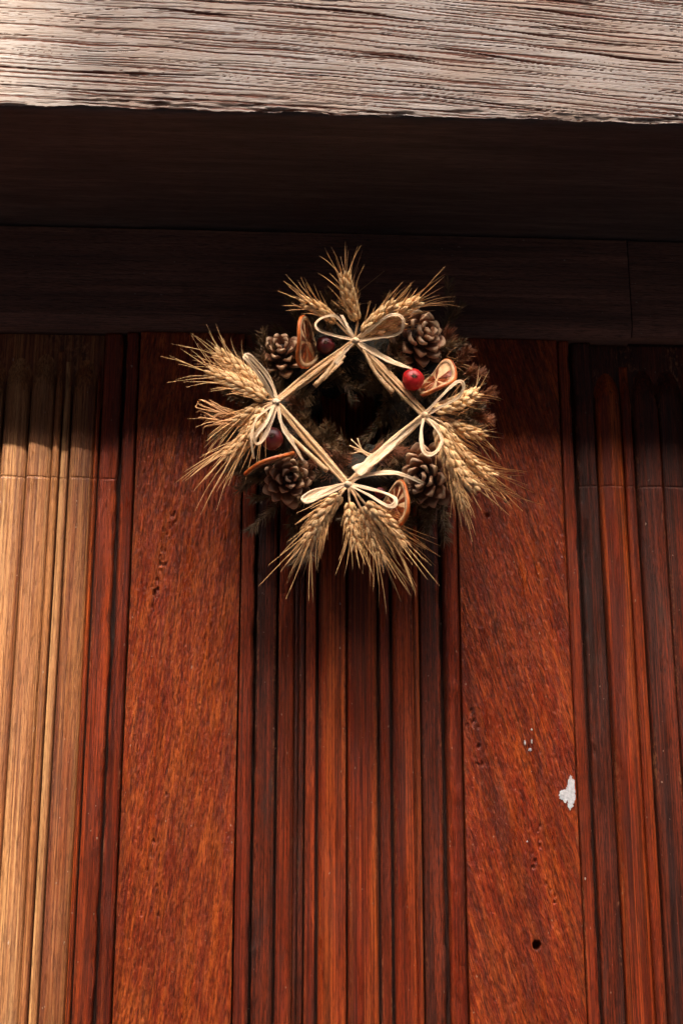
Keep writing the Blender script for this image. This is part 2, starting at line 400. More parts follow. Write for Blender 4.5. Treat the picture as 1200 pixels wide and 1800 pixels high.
# ------------------------------------------------------------------ the door
door = thing('wooden_door', (0.09, 0.0, 0.0), 'red varnished wooden door of upright planks and reeded mouldings behind the wreath', 'door')
YM = 1507
def xw(px, Y=0.006): return P(px, YM, Y).x
SEAM = P(600, 846, .004).z
rows_fine = np.concatenate([np.arange(.06, ZBOT, .06), np.arange(ZBOT, ZR+.05, .0032)])
def pits(path, n, spread, seed, r0=.0009, r1=.0020, d=.0026):
    r = random.Random(seed); out = []
    for _ in range(n):
        t = r.random()*(len(path)-1); i = int(t); f = t-i
        c = P(path[i][0]*(1-f)+path[i+1][0]*f + r.gauss(0, spread), path[i][1]*(1-f)+path[i+1][1]*f, 0)
        out.append((c.x, c.z, r.uniform(r0, r1), d*r.uniform(.5, 1)))
    return tuple(out)
def strip(name, px0, px1, prof, depth, mat, jl=.0, jr=.0, top=None, seed=0, amp=.0003, seam=False, ncol=11, lump=0.0, drop=.020, holes=(), nseed=0):
    """one upright wooden strip or plank: profile across, relief and ragged arrises along"""
    x0, x1 = xw(px0, depth), xw(px1, depth); zt = top if top is not None else ZR - .0015
    rf = rows_fine if ncol < 100 else np.concatenate([np.arange(.06, ZBOT, .06), np.arange(ZBOT, ZR+.05, .0015)])
    zs = rf[rf < zt-.001]
    if seam: zs = np.sort(np.concatenate([zs, [SEAM-.0014, SEAM-.0006, SEAM+.0006, SEAM+.0014]]))
    zs = np.append(zs, zt)
    u = np.linspace(0, 1, ncol); 
    if ncol <= 24: u = .5-.5*np.cos(u*math.pi)*1.0; u = .35*u+.65*np.linspace(0, 1, ncol)
    U, Z = np.meshgrid(u, zs)
    w = x1-x0
    wob = .0006*(fbm(Z*5, Z*0, seed+1, 3)-.5)
    el = -jl*(fbm(Z*26, Z*0, seed+3, 5)**2.2)*1.0*-1; er = -jr*(fbm(Z*26, Z*0+9, seed+5, 5)**2.2)
    X = x0 + w*U + wob + el*(1-U)**4 + er*U**4
    Y = depth + prof(U, w) + amp*(fbm(U*w*420, Z*7, seed+7, 3)-.5)*2 + .0012*(fbm(U*w*16, Z*3.2, seed+13, 2)-.5)
    edge = np.maximum((1-U)**6*(jl > .0008), U**6*(jr > .0008))
    Y = Y + edge*.004*sstep(.45, .75, fbm(Z*38, U*2, seed+17, 5))
    if lump: Y = Y + lump*(fbm(U*w*70, Z*62, seed+19, 3)-.5)*2
    if seam: Y = Y + .0016*np.exp(-((Z-SEAM)/.0007)**2)
    for hx, hz, hr, hd in holes:
        rr = np.sqrt((X-hx)**2+((Z-hz)*(1.0 if hr > .0028 else .55))**2); Y = Y + hd*sstep(hr*1.12, hr*.86, rr)
    if top is not None:      # the carved fold dies away in a rounded end
        k = sstep(zt-.05, zt, Z + .022*np.abs(2*U-1)**2); Y = Y*(1-k) + (depth+.004)*k
    back = depth + drop
    X = np.concatenate([X[:, :1], X, X[:, -1:]], 1); Z2 = np.concatenate([Z[:, :1], Z, Z[:, -1:]], 1)
    Y = np.concatenate([np.full((len(zs), 1), back), Y, np.full((len(zs), 1), back)], 1)
    # the upper end closes back
    X = np.concatenate([X, X[-1:]], 0); Z2 = np.concatenate([Z2, Z2[-1:]], 0); Y = np.concatenate([Y, np.full((1, Y.shape[1]), back)], 0)
    V = np.stack([X, Y, Z2], -1).reshape(-1, 3) - np.array(wloc(door))
    me = mesh_np(name, V, grid_faces(*X.shape), M[mat])
    ua = np.concatenate([U[:, :1], U, U[:, -1:]], 1); ua = np.concatenate([ua, ua[-1:]], 0)
    at = me.attributes.new('across', 'FLOAT', 'POINT'); at.data.foreach_set('value', ua.ravel().astype(np.float32))
    return link(name, me, door)
def p_round(a): return lambda u, w: -a*np.sqrt(np.clip(1-(2*u-1)**2, 0, 1))
def p_flat(a=.0012): return lambda u, w: a*(np.abs(2*u-1)**8)
def p_right(a): return lambda u, w: -a*np.sqrt(np.clip(1-u**2, 0, 1))*sstep(-.02, .06, u)      # high at its left, falling to the right
def p_left(a): return lambda u, w: -a*np.sqrt(np.clip(1-(1-u)**2, 0, 1))
def p_cove(a): return lambda u, w: a*np.sin(u*math.pi) - a
def p_bead(a): return lambda u, w: -a*(.45+.55*np.sin(np.clip(u, 0, 1)*math.pi)) + a*.5*sstep(.80, .86, u)*0
def p_ogee(a): return lambda u, w: -a*(.5+.5*np.cos(u*math.pi*1.0))+a*.28*np.sin(u*math.pi*2)

FT = [P(600, y, .004).z for y in (622, 630, 640, 645)]
spec = [
    # px0, px1, profile, depth, material, jag left, jag right, top index, seam
    (-46, 2, p_right(.009), .012, 'worn', .0, .0, 1, True),
    (4, 49, p_right(.010), .012, 'worn', .0, .0, 0, True),
    (50, 62, p_bead(.005), .009, 'half_worn', .0, .0, 0, True),
    (66, 80, p_flat(), .010, 'worn', .0, .0, 2, True),
    (84, 128, p_right(.008), .012, 'half_worn', .0, .0, 1, True),
    (129, 136, p_bead(.004), .012, 'bright', .0, .0, 1, True),
    (140, 176, p_flat(.002), .008, 'red', .0, .0040, None, True),
    (180, 205, p_flat(.002), .003, 'red', .0040, .0, None, False),
    (414, 440, p_flat(.002), .003, 'red', .0, .0026, None, False),
    (444, 480, p_right(.004), .010, 'dark', .0016, .0, None, True),
    (485, 514, p_right(.007), .012, 'red', .0, .0, 1, True),
    (515, 522, p_bead(.003), .013, 'dark', .0, .0, 1, True),
    (523, 532, p_bead(.003), .014, 'dark', .0, .0, 1, True),
    (535, 553, p_flat(), .010, 'red', .0, .0, 2, True),
    (559, 607, p_left(.009), .013, 'bright', .0, .0, 0, True),
    (610.5, 664, p_right(.009), .013, 'bright', .0, .0, 0, True),
    (670, 687, p_flat(), .011, 'red', .0, .0, 2, True),
    (693, 729, p_left(.008), .012, 'red', .0, .0, 1, True),
    (730, 741, p_bead(.004), .011, 'bright', .0, .0, 1, True),
    (745, 781, p_flat(.002), .009, 'dark', .0, .0022, None, True),
    (787, 816, p_round(.005), .007, 'red', .0022, .0, None, False),
    (1021, 1042, p_flat(.002), .003, 'red', .0, .0014, None, False),
    (1047, 1082, p_left(.004), .011, 'dark', .0010, .0, None, True),
    (1087.5, 1135, p_round(.009), .013, 'bright', .0, .0, 1, True),
    (1138, 1154, p_bead(.005), .011, 'red', .0, .0, 1, True),
    (1159, 1203, p_left(.008), .013, 'dark', .0, .0, 0, True),
    (1206, 1254, p_right(.008), .013, 'dark', .0, .0, 0, True),
    (1259, 1276, p_flat(), .011, 'red', .0, .0, 2, True),
    (1280, 1328, p_left(.008), .012, 'dark', .0, .0, 1, True),
    (1332, 1366, p_flat(.002), .009, 'dark', .0, .001, None, True),
    (1370, 1398, p_flat(.002), .003, 'red', .001, .0, None, False),
    (-98, -50, p_left(.009), .012, 'worn', .0, .0, 1, True),
    (-118, -102, p_flat(), .011, 'half_worn', .0, .0, 2, True),
    (-168, -122, p_left(.008), .012, 'half_worn', .0, .0, 1, True),
    (-208, -172, p_flat(.002), .009, 'red', .001, .0, None, True),
    (-238, -212, p_flat(.002), .003, 'red', .0, .001, None, False),
]
for k, (a, b, pr, dp, mt, jl, jr, ti, sm) in enumerate(spec):
    bumpy = (a == 787)
    o = strip('moulding_strip', a, b, pr, dp, mt, jl, jr, FT[ti] if ti is not None else None, seed=50+k*31, seam=sm,
              lump=.0016 if bumpy else 0.0, ncol=13 if bumpy else 11)
hole = P(943, 1662, 0); nailp = P(889, 879, 0); hole2 = P(856, 906, 0)
strip('plank', 209, 411, p_flat(.0012), 0.0, 'plank', .0006, .0006, None, seed=7, ncol=150, amp=.00035,
      holes=pits([(306,900),(290,960),(280,1010),(268,1075)], 40, 4, 1) + pits([(300,1390),(270,1620)], 6, 22, 2))
pl = strip('plank', 820, 1018.5, p_flat(.0012), 0.0, 'plank_slant', .0006, .0006, None, seed=19, ncol=150, amp=.00035,
      holes=((hole.x, hole.z, .0050, .016), (hole2.x, hole2.z, .0030, .006), (nailp.x, nailp.z, .0042, .004)) + pits([(935,1440),(945,1500),(970,1600)], 12, 9, 4) + pits([(826,1250),(850,1350)], 12, 6, 5))
strip('plank', 1402, 1600, p_flat(.0012), 0.0, 'plank', .0006, .0006, None, seed=29, ncol=60)
strip('plank', -440, -242, p_flat(.0012), 0.0, 'plank_slant', .0006, .0006, None, seed=39, ncol=60)
for a_, b_, hm in ((-170, 137, 'half_worn'), (484, 742, 'dark'), (1086, 1330, 'dark')):
    hb = MB(); hb.box((xw(a_), .0158, FT[3]-.06), (xw(b_), .0208, ZR-.002)); hb.build('panel_head', M[hm], door, smooth=False)
# ground of the panels above the carved folds and behind the gaps
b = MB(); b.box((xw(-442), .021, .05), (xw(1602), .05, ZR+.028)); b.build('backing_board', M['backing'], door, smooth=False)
# head rail: two boards meeting at the right, with an eased lower edge
def rail(px0, px1, ztop, zbot, Y, bev, seed):
    x0, x1 = P(px0, 560, Y).x, P(px1, 560, Y).x
    xs = np.arange(x0, x1, .006); xs[-1] = x1
    t = np.concatenate([[0, .0001], np.linspace(.001, .999, 46), [.9999, 1]])
    Xg, T = np.meshgrid(xs, t)
    H = ztop-zbot
    Z = ztop - H*T
    Y2 = Y + .0010*(fbm(Xg*4, Z*150, seed, 3)-.5) + bev*sstep(H*.88, H, T*H)
    Y2[0] = Y+.04; Y2[-1] = Y+.04
    V = np.stack([Xg, Y2, Z], -1).reshape(-1, 3) - np.array(wloc(door))
    return link('head_rail', mesh_np('head_rail', V, grid_faces(*Xg.shape)[:, ::-1], M['rail']), door)
rail(-700, 1109, ZS-.004, ZR, -.012, .008, 301)
rail(1111, 1800, ZS-.004, ZR+.004, -.010, .006, 311)
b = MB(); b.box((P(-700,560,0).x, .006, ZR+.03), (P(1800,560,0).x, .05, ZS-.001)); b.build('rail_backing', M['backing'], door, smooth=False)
# old nail
b = MB(); pts = [(nailp.x, .0036, nailp.z)]
for rr, dy in ((.0018, .0037), (.0032, .0045)):
    pts += [(nailp.x+rr*math.cos(a*math.pi/5), dy, nailp.z+rr*math.sin(a*math.pi/5)) for a in range(10)]
b.add(pts, [(0, 1+(a+1) % 10, 1+a) for a in range(10)] + [(1+a, 1+(a+1) % 10, 11+(a+1) % 10, 11+a) for a in range(10)])
b.build('nail', M['iron'], door)
# flaked-off white paint
def fleck(px, py, w, h, seed, lean=0.0):
    rnd = random.Random(seed); c = P(px, py, 0); s = .00058
    n = 22; V = [(c.x, -.0016, c.z)]; 
    for ring, dy in ((.6, -.0016), (1.0, -.0002)):
        for k in range(n):
            a = 2*math.pi*k/n; q = ring*(1 if ring < 1 else rnd.uniform(.55, 1.15))
            V.append((c.x + s*(math.cos(a)*w*q + lean*math.sin(a)*h*q), dy, c.z + s*math.sin(a)*h*q))
    F = [(0, 1+(k+1) % n, 1+k) for k in range(n)] + [(1+k, 1+(k+1) % n, 1+n+(k+1) % n, 1+n+k) for k in range(n)]
    bm = MB(); bm.add(V, F); bm.build('paint_fleck', M['paint'], door, smooth=False)
def paint_patch(outline, seed):
    rnd = random.Random(seed); pts = []
    for i in range(len(outline)):
        a, b_ = outline[i], outline[(i+1) % len(outline)]
        for t in (0, .2, .4, .6, .8): pts.append((a[0]*(1-t)+b_[0]*t + rnd.uniform(-1.7, 1.7), a[1]*(1-t)+b_[1]*t + rnd.uniform(-1.5, 1.5)))
    top = [P(x, y, -.0009) for x, y in pts]; low = [P(x, y, .0015) for x, y in pts]; n = len(pts)
    MB().add(top+low, [tuple(range(n))[::-1]] + [(k, (k+1) % n, n+(k+1) % n, n+k) for k in range(n)]).build('paint_fleck', M['paint'], door, smooth=False)
paint_patch([(1003,1362),(1008,1372),(1010,1390),(1010,1405),(1007,1418),(1001,1424),(996,1418),(999,1407),(993,1411),(985,1405),(981,1398),(985,1390),(993,1389),(997,1382),(999,1370)], 3)
for a in ((922,1306,2.2,7,6),(931,1318,5,4.5,7),(934,1283,2.5,3,8),(934,1304,2,6,9),
          (926,1480,2,2.5,10),(1028,1545,2,3,11),): fleck(*a)

# house wall around door and beam with two side walls added to block light from the sides, outside the picture
wl = MB()
wl.box((-1.95, -1.25, 0), (-1.60, -.062, 4.2)); wl.box((1.75, -1.25, 0), (2.10, -.062, 4.2))  # added side walls, so light reaches the door mostly from the front
for a, c in (((-6, -.06, 0), (xw(-442)-.12, .5, 5.6)), ((xw(1602)+.12, -.06, 0), (6, .5, 5.6)), ((xw(-442)-.12, -.06, ZS+.34), (xw(1602)+.12, .5, 5.6))): wl.box(a, c)
tag(wl.build('house_wall', M['brick'], smooth=False), 'dark brick house wall round the door with added side walls that block side light, outside the picture', 'wall', 'thing')
for px0, sgn in ((-442, -1), (1602, 1)):
    x = xw(px0); po = MB(); po.box((min(x, x+sgn*.12), -.03, 0), (max(x, x+sgn*.12), .2, ZS-.002))
    po.build('door_post', M['rail'], door, smooth=False)

# ------------------------------------------------------------------ across the street: houses and an unseen tower added to block the sun
def opposite(name, x0, x1, y0, y1, h, ridge, label, cat, nwin, group=None):
    t = thing(name, ((x0+x1)/2, (y0+y1)/2, 0), label, cat); tag(t, group=group)
    w = MB(); w.box((x0, y0, 0), (x1, y1, h)); w.build('wall', M['brick'], t, smooth=False)
    ym = (y0+y1)/2; e = .35
    r = MB(); r.add([(x0-e,y0-e,h+.01),(x1+e,y0-e,h+.01),(x1+e,y1+e,h+.01),(x0-e,y1+e,h+.01),(x0,ym,h+ridge),(x1,ym,h+ridge)],
                    [(0,1,5,4),(2,3,4,5),(1,2,5),(3,0,4),(0,3,2,1)]); r.build('roof', M['tile'], t, smooth=False)
    nx, nz = nwin
    for i in range(nx):
        for j in range(nz):
            cx = x0+(x1-x0)*(i+.5)/nx; cz = 1.7+(h-1.6)*j/nz
            f = MB(); f.box((cx-.5, y1-.02, cz-.7), (cx+.5, y1+.05, cz+.7)); fo = f.build('window', M['wpaint'], t, smooth=False)
            f = MB(); f.box((cx-.42, y1+.04, cz-.62), (cx+.42, y1+.06, cz+.62)); f.build('pane', M['glass'], fo, smooth=False)
YH = -12.0
for x0, x1, h, lab in ((-22, -8.02, 13.0, 'tall dark brick house across the street, behind the camera on the left'), (-8, 7.5, 13.4, 'tall dark brick house straight across the street, behind the camera'),
                       (7.52, 22, 13.1, 'tall dark brick house across the street, behind the camera on the right')):
    opposite('terraced_house', x0, x1, YH-6, YH, h, 1.2, lab, 'house', (5, 4), 'houses across the street')
edge = P(EDGE_PX, 1200, 0)                     # where the tower's shadow begins on the door
YT = -19.5
k = (YT - edge.y)/S.y; xe = edge.x + S.x*k
opposite('added_shade_tower', xe, xe+2.4, YT-2.6, YT, 27.0, 2.5, 'unseen narrow tower added behind the houses across the street to keep the sun off the door', 'tower', (1, 7))

# ------------------------------------------------------------------ the wreath
rng = random.Random(4)
DEEP = 1.7
def PW(px, py, Y=-.05): return P(px, py, Y*DEEP)
WC = PW(617, 742, -.04)
wreath = thing('wreath', P(617, 742, 0), 'straw wreath with wheat ears, pine cones, orange slices and raffia bows hanging on the door', 'wreath')
WO = wloc(wreath)
PXM = (PW(700, 742, -.05)-PW(600, 742, -.05)).length/100      # metres per pixel at the wreath
RM = 122*PXM; rm = 60*PXM
# core ring
b = MB(); n, k2 = 64, 14; V = []; F = []
for i in range(n):
    a = 2*math.pi*i/n
    for j in range(k2):
        p = 2*math.pi*j/k2; q = rm*.92*(1+.14*math.sin(5*a+2*p)+.10*math.sin(11*a-3*p))
        V.append((WC.x+(RM+q*math.cos(p))*math.cos(a), -.040*DEEP+q*1.55*math.sin(p), WC.z+(RM+q*math.cos(p))*math.sin(a)))
for i in range(n):
    for j in range(k2): F.append((i*k2+j, i*k2+(j+1) % k2, ((i+1) % n)*k2+(j+1) % k2, ((i+1) % n)*k2+j))
b.add(V, F); b.build('wreath_core', M['moss'], wreath)
# fir twigs, shared meshes
def twig_mesh(seed, L, mat, curve):
    r = random.Random(seed); b = MB()
    ax = [Vector((L*t, curve*L*t*t, .12*L*math.sin(t*2+seed))) for t in np.linspace(0, 1, 7)]
    b.tube(ax, [.0011, .0011, .001, .0009, .0008, .0006, .0004], 5)
    for i in range(120):
        t = r.uniform(.08, 1); p = Vector((L*t, curve*L*t*t, .12*L*math.sin(t*2+seed)))
        a = r.uniform(0, 2*math.pi); an = R(r.uniform(28, 62)); ln = r.uniform(.010, .019)*(1-.3*t)
        d = Vector((math.cos(an), math.sin(an)*math.cos(a), math.sin(an)*math.sin(a)))
        m2 = p + d*ln*.55; e = p + d*ln + Vector((.002, 0, 0))
        b.tube([p, m2, e], [.00055, .00055, .00012], 3, False)
    me = bpy.data.meshes.new('fir_twig'); me.from_pydata([tuple(p) for p in b.v], [], b.f); me.materials.append(M[mat]); return me
TW = [twig_mesh(i, rng.uniform(.045, .065), 'fir', rng.uniform(-.3, .3)) for i in range(6)]
TR = [twig_mesh(20+i, rng.uniform(.022, .034), 'fir_rust', rng.uniform(-.3, .3)) for i in range(3)]
def place(name, me, parent, loc, xdir, zdir):
    x = Vector(xdir).normalized(); z = Vector(zdir); z = (z - x*z.dot(x)).normalized(); y = z.cross(x)
    o = link(name, me, parent, loc); o.rotation_mode = 'QUATERNION'
    o.rotation_quaternion = Matrix((x, y, z)).transposed().to_quaternion(); return o
for i in range(190):
    a = 2*math.pi*(i*.618034 % 1) + rng.uniform(-.08, .08); ph = rng.uniform(-.6, math.pi*.80)
    rad = Vector((math.cos(a), 0, math.sin(a))); tan = Vector((-math.sin(a), 0, math.cos(a)))
    nrm = rad*math.cos(ph) + Vector((0, -1, 0))*math.sin(ph)
    c = Vector((WC.x, -.040*DEEP, WC.z)) + rad*RM + nrm*rm*rng.uniform(.45, .85)*(1 if nrm.y > -.3 else 1.3)
    d = tan*rng.choice((1, -.3))*rng.uniform(.4, 1.2) + nrm*rng.uniform(.25, .75) + rad*rng.uniform(.0, .45)
    place('fir_twig', rng.choice(TW), wreath, c, d, (rng.uniform(-1, 1), -1, rng.uniform(-1, 1)))
for i in range(110):        # short sprigs lining the inside of the ring
    a = 2*math.pi*i/110 + rng.uniform(-.05, .05); ph = rng.uniform(.50, .80)*math.pi
    rad = Vector((math.cos(a), 0, math.sin(a))); tan = Vector((-math.sin(a), 0, math.cos(a)))
    nrm = rad*math.cos(ph) + Vector((0, -1, 0))*math.sin(ph)
    c = Vector((WC.x, -.040*DEEP, WC.z)) + rad*RM + nrm*rm*rng.uniform(.7, 1.15)
    place('fir_twig', rng.choice(TW), wreath, c, tan*rng.choice((1, -1)) + rad*rng.uniform(-.25, .3) + Vector((0, rng.uniform(-.5, .1), 0)), (rng.uniform(-1, 1), -1, rng.uniform(-1, 1)))
# rust-brown sprigs on the lower inside of the ring and at its right
for px, py, dx, dz in ((545,772,-.5,-.7),(556,782,.5,-.7),(566,790,.2,-.8),(576,796,.6,-.5),(586,802,-.3,-.8),(595,806,.7,-.5),(604,812,-.6,-.5),(550,790,-.6,-.4),(562,800,.5,-.6),(540,760,-.8,-.4),(574,786,-.6,-.6),(588,794,.5,-.7),
                       (640,800,.8,-.3),(652,796,.8,.0),(668,792,1,-.2),(684,788,.9,-.4),(536,735,-.9,.1),(538,720,-.9,.3),
                       (800,640,.7,.5),(815,660,.8,.1),(820,705,1,.2),(828,735,.9,-.1),(780,615,.4,.9)):
    c = PW(px, py, -.072); place('fir_twig', rng.choice(TR), wreath, c, (dx, -.35, dz), (0, -1, .2))
for px, py, dx, dz in ((775,585,.5,.8),(785,575,.2,1),(520,905,-.2,-1),(490,885,-.5,-.8),(540,915,.2,-1),(775,875,.2,-1),(755,885,-.1,-1),(590,640,.8,-.5),(560,660,.9,-.2),(640,630,.3,-.9),(660,930,.3,-1),(560,935,-.4,-1),(590,650,.6,-.9),(690,690,-.3,-.9),(700,720,-.7,-.5)):
    c = PW(px, py, -.052); place('fir_twig', rng.choice(TW), wreath, c, (dx, -.2, dz), (0, -1, .2))

# straws along the four sides of the lozenge
KT, KL, KB, KR = (625, 598), (485, 706), (611, 851), (746, 729)
def straws(a, b, n, width, ext0, ext1, Y=-.092, seed=0):
    r = random.Random(seed)
    A, B = PW(*a, Y), PW(*b, Y); d = (B-A).normalized(); side = Vector((0, 1, 0)).cross(d).normalized()
    t = bpy.data.objects.new('straw_bundle', None); COL.objects.link(t); t.parent = wreath; t.location = A-WO
    for i in range(n):
        s = (i/(n-1)-.5) if n > 1 else 0
        o0 = side*(s*width*.35 + r.uniform(-.0006, .0006)); o1 = side*(s*width*r.uniform(.4, .6)+r.uniform(-.001, .001)); om = side*(s*width + r.uniform(-.001, .001))
        yy = Vector((0, r.uniform(-.003, .004), 0))
        p0 = A - d*(ext0*r.uniform(.5, 1)) + o0; p3 = B + d*ext1*r.uniform(.3, 1) + o1
        pm = A.lerp(B, r.uniform(.4, .6)) + om + yy
        pts = spline([p0, A.lerp(B, .15)+o0*1.5+yy*.5, pm, B.lerp(A, .12)+o1*1.3+yy*.5, p3], 4)
        rad = r.uniform(.0013, .0021)
        MB().tube(pts, [rad*(1-.25*abs(j/len(pts)-.5)) for j in range(len(pts))], 7).build('straw', M['straw'], t, A)
straws(KT, KL, 6, .0100, .022, .014, seed=1)
straws(KT, KR, 6, .0095, .020, .016, seed=2)
straws(KL, KB, 5, .0090, .014, .020, seed=3)
straws(KB, KR, 5, .0085, .016, .016, seed=4)
def splint(pts, r0, r1, mat='straw', Y=-.095, name='straw'):
    q = spline([PW(p[0], p[1], p[2] if len(p) > 2 else Y) for p in pts], 5)
    return MB().tube(q, list(np.linspace(r0, r1, len(q))), 6).build(name, M[mat], wreath, q[0])
# loose stalk ends
splint([(600, 620), (575, 655), (553, 678)], .0030, .0038)
splint([(606, 625), (585, 650), (568, 668), (602, 635)], .0020, .0016)
splint([(637, 612), (660, 655), (690, 690)], .0018, .0034)
splint([(505, 762), (540, 795), (575, 828)], .0024, .0032)
for k, (x, y) in enumerate(((617, 772), (614, 783), (616, 798), (628, 770), (622, 790))): splint([(655, 800+k*2), (638, 792+k), (x, y)], .0012, .0008)

# wheat ears
def kernel_verts(b, p, d, out, ln, w):
    d = d.normalized(); s = d.cross(out).normalized(); o = s.cross(d).normalized()
    prof = [(0, .35), (.25, .9), (.5, 1), (.75, .72), (1, .12)]; n = 6; V = []; F = []
    for i, (t, r) in enumerate(prof):
        for k in range(n):
            a = 2*math.pi*k/n; V.append(p + d*ln*t + (s*math.cos(a)*w + o*math.sin(a)*w*.8)*r*.5)
    for i in range(len(prof)-1):
        for k in range(n): F.append((i*n+k, i*n+(k+1) % n, (i+1)*n+(k+1) % n, (i+1)*n+k))
    F.append(tuple(range(n-1, -1, -1))); F.append(tuple(range(4*n, 5*n))); b.add(V, F)
def ear(base, tip, stemp=None, awn=(.045, .075), spread=.38, width=1.0, bend=0.0, seed=0, Y0=-.098, Y1=-.085, bias=(0, 0), na=1.0):
    r = random.Random(seed*7+1)
    A, B = PW(*base, Y0), PW(*tip, Y1); L = (B-A).length; d0 = (B-A).normalized(); side = d0.cross(Vector((0, -1, 0))).normalized()
    ctr = [A + (B-A)*t + side*bend*L*math.sin(t*math.pi) for t in np.linspace(0, 1, 9)]
    kb, ab = MB(), MB()
    n = max(6, int(L/.0072)); view = Vector((0, -1, 0)); bz = Vector((bias[0], 0, -bias[1]))
    for i in range(n):
        t = (i+.3)/n; x = t*8; j = min(int(x), 7); p = ctr[j].lerp(ctr[j+1], x-j); d = (ctr[j+1]-ctr[j]).normalized()
        sd = d.cross(view).normalized()
        taper = (.80+.55*math.sin(math.pi*(t*.8+.16)))*width
        for q in (-1, 1, 2, 3):
            if q == 2: out = view*1.0 + sd*(.35 if i % 2 else -.35)
            elif q == 3: out = -view*.8 + sd*(-.35 if i % 2 else .35)
            else: out = sd*q + view*.25
            out = (out + Vector((r.uniform(-.1, .1), r.uniform(-.1, .1), r.uniform(-.1, .1)))).normalized()
            kd = (d*1.0 + out*(.42 if abs(q) == 1 else .30)).normalized()
            kp = p + out*.0031*taper
            ln = r.uniform(.0105, .0130)*taper**.5; kernel_verts(kb, kp, kd, out, ln, .0055*taper)
            for _ in range((2 if r.random() < .35 else 1) if r.random() < na*(.9 if q != 3 else .3) else 0):
                al = r.uniform(*awn)*(.48+.36*t)*r.choice((1, 1, .5)); sp = spread*r.uniform(.5, 1.4)
                ad = (d + out*sp + bz*.3 + Vector((r.uniform(-.12, .12), r.uniform(-.12, .12), r.uniform(-.12, .12)))).normalized()
                e = kp + kd*ln*.9; cv = (out*r.uniform(-.05, .16) + bz*.35 + Vector((r.uniform(-.08, .08), 0, r.uniform(-.12, .05))))*al
                ab.tube([e, e+ad*al*.33+cv*.08, e+ad*al*.66+cv*.38, e+ad*al+cv], [.00070, .00062, .00046, .00016], 3, False)
    o = kb.build('wheat_ear', M['wheat'], wreath, A)
    ab.build('awns', M['awn'], o, A, kind='stuff')
    if stemp:
        q = spline([PW(*s, Y0+.004) for s in stemp] + [A, A.lerp(B, .12)], 4)
        MB().tube(q, .0014, 6).build('stalk', M['straw'], o, A)
# above
ear((628,566), (605,484), ((622,600),), (.04,.065), .42, 1.0, -.03, 1, -.098, -.118)
ear((592,568), (532,530), ((620,596),), (.035,.055), .40, .9, .05, 2, -.096, -.112)
ear((634,588), (692,536), ((622,602),), (.04,.06), .34, .95, -.02, 3, -.100, -.115)
ear((655,580), (735,530), ((626,600),), (.04,.06), .34, 1.05, -.03, 4, -.096, -.112)
ear((648,592), (705,566), ((626,600),), (.03,.05), .30, .95, .02, 5, -.098, -.094)
ear((575,572), (612,520), None, (.05,.08), .5, .6, 0, 6, -.07, -.065, na=.5)
# left
ear((470,692), (380,618), ((486,706),), (.04,.065), .36, .95, .02, 11, -.096, -.086)
ear((468,702), (368,655), ((486,706),), (.04,.065), .40, 1.05, .03, 12, -.102, -.090)
ear((464,716), (398,800), ((486,706),), (.05,.085), .36, 1.05, -.10, 13, -.108, -.098, bias=(-.1, .5))
ear((458,712), (405,742), ((486,706),), (.035,.055), .5, .9, -.05, 14, -.098, -.088, bias=(-.2, .4))
ear((455,690), (395,640), None, (.045,.07), .45, .8, 0, 15, -.084, -.072, na=.7)
# below
ear((600,868), (540,955), ((612,852),), (.04,.075), .34, 1.05, .05, 21, -.106, -.094, bias=(-.1, .3))
ear((614,880), (626,962), ((612,852),), (.035,.055), .30, .85, .02, 22, -.108, -.098, bias=(0, .3))
ear((640,884), (707,958), ((614,852),), (.045,.08), .36, 1.1, -.04, 23, -.108, -.094, bias=(.2, .2))
ear((632,890), (672,985), ((614,852),), (.04,.075), .36, .95, .02, 24, -.100, -.088, bias=(0, .4))
ear((585,885), (560,930), None, (.05,.08), .4, .8, 0, 25, -.086, -.08, bias=(-.2, .3), na=.6)
# right
ear((762,722), (838,690), ((747,729),), (.022,.038), .6, 1.05, .03, 31, -.104, -.090)
ear((770,748), (838,858), ((747,731),), (.045,.08), .44, 1.15, .10, 32, -.112, -.100, bias=(.3, .2))
ear((775,742), (868,838), ((747,731),), (.04,.065), .42, 1.0, .10, 33, -.102, -.088, bias=(.35, .1))
ear((770,735), (850,765), ((747,731),), (.03,.05), .55, .9, .06, 34, -.094, -.082, bias=(.2, .1))
ear((785,812), (815,895), None, (.03,.05), .3, .7, 0, 35, -.088, -.082, bias=(0, .4), na=.7)

# curled dry fibres at the left and twig tips at the right
for k in range(16):
    r = random.Random(900+k); x0, y0 = 435+r.uniform(-15, 10), 735+r.uniform(-12, 14)
    x1, y1 = r.uniform(340, 375), r.uniform(700, 760)
    splint([(x0, y0, -.085), ((x0+x1)/2+r.uniform(-8, 8), (y0+y1)/2+r.uniform(-12, 12), -.092), (x1+r.uniform(0, 8), y1, -.09), (x1+r.uniform(-6, 10), y1+r.uniform(-12, 14), -.085)], .0013, .0007, 'tendril', name='dry_fibre')
for k in range(14):
    r = random.Random(950+k); x0, y0 = 790+r.uniform(-10, 20), 690+r.uniform(-70, 60)
    a = r.uniform(-1.0, .7); l = r.uniform(25, 50)
    splint([(x0, y0, -.07), (x0+l*.5*math.cos(a), y0+l*.5*math.sin(a)-3, -.074), (x0+l*math.cos(a), y0+l*math.sin(a), -.07)], .0011, .0005, 'tendril', name='dry_fibre')

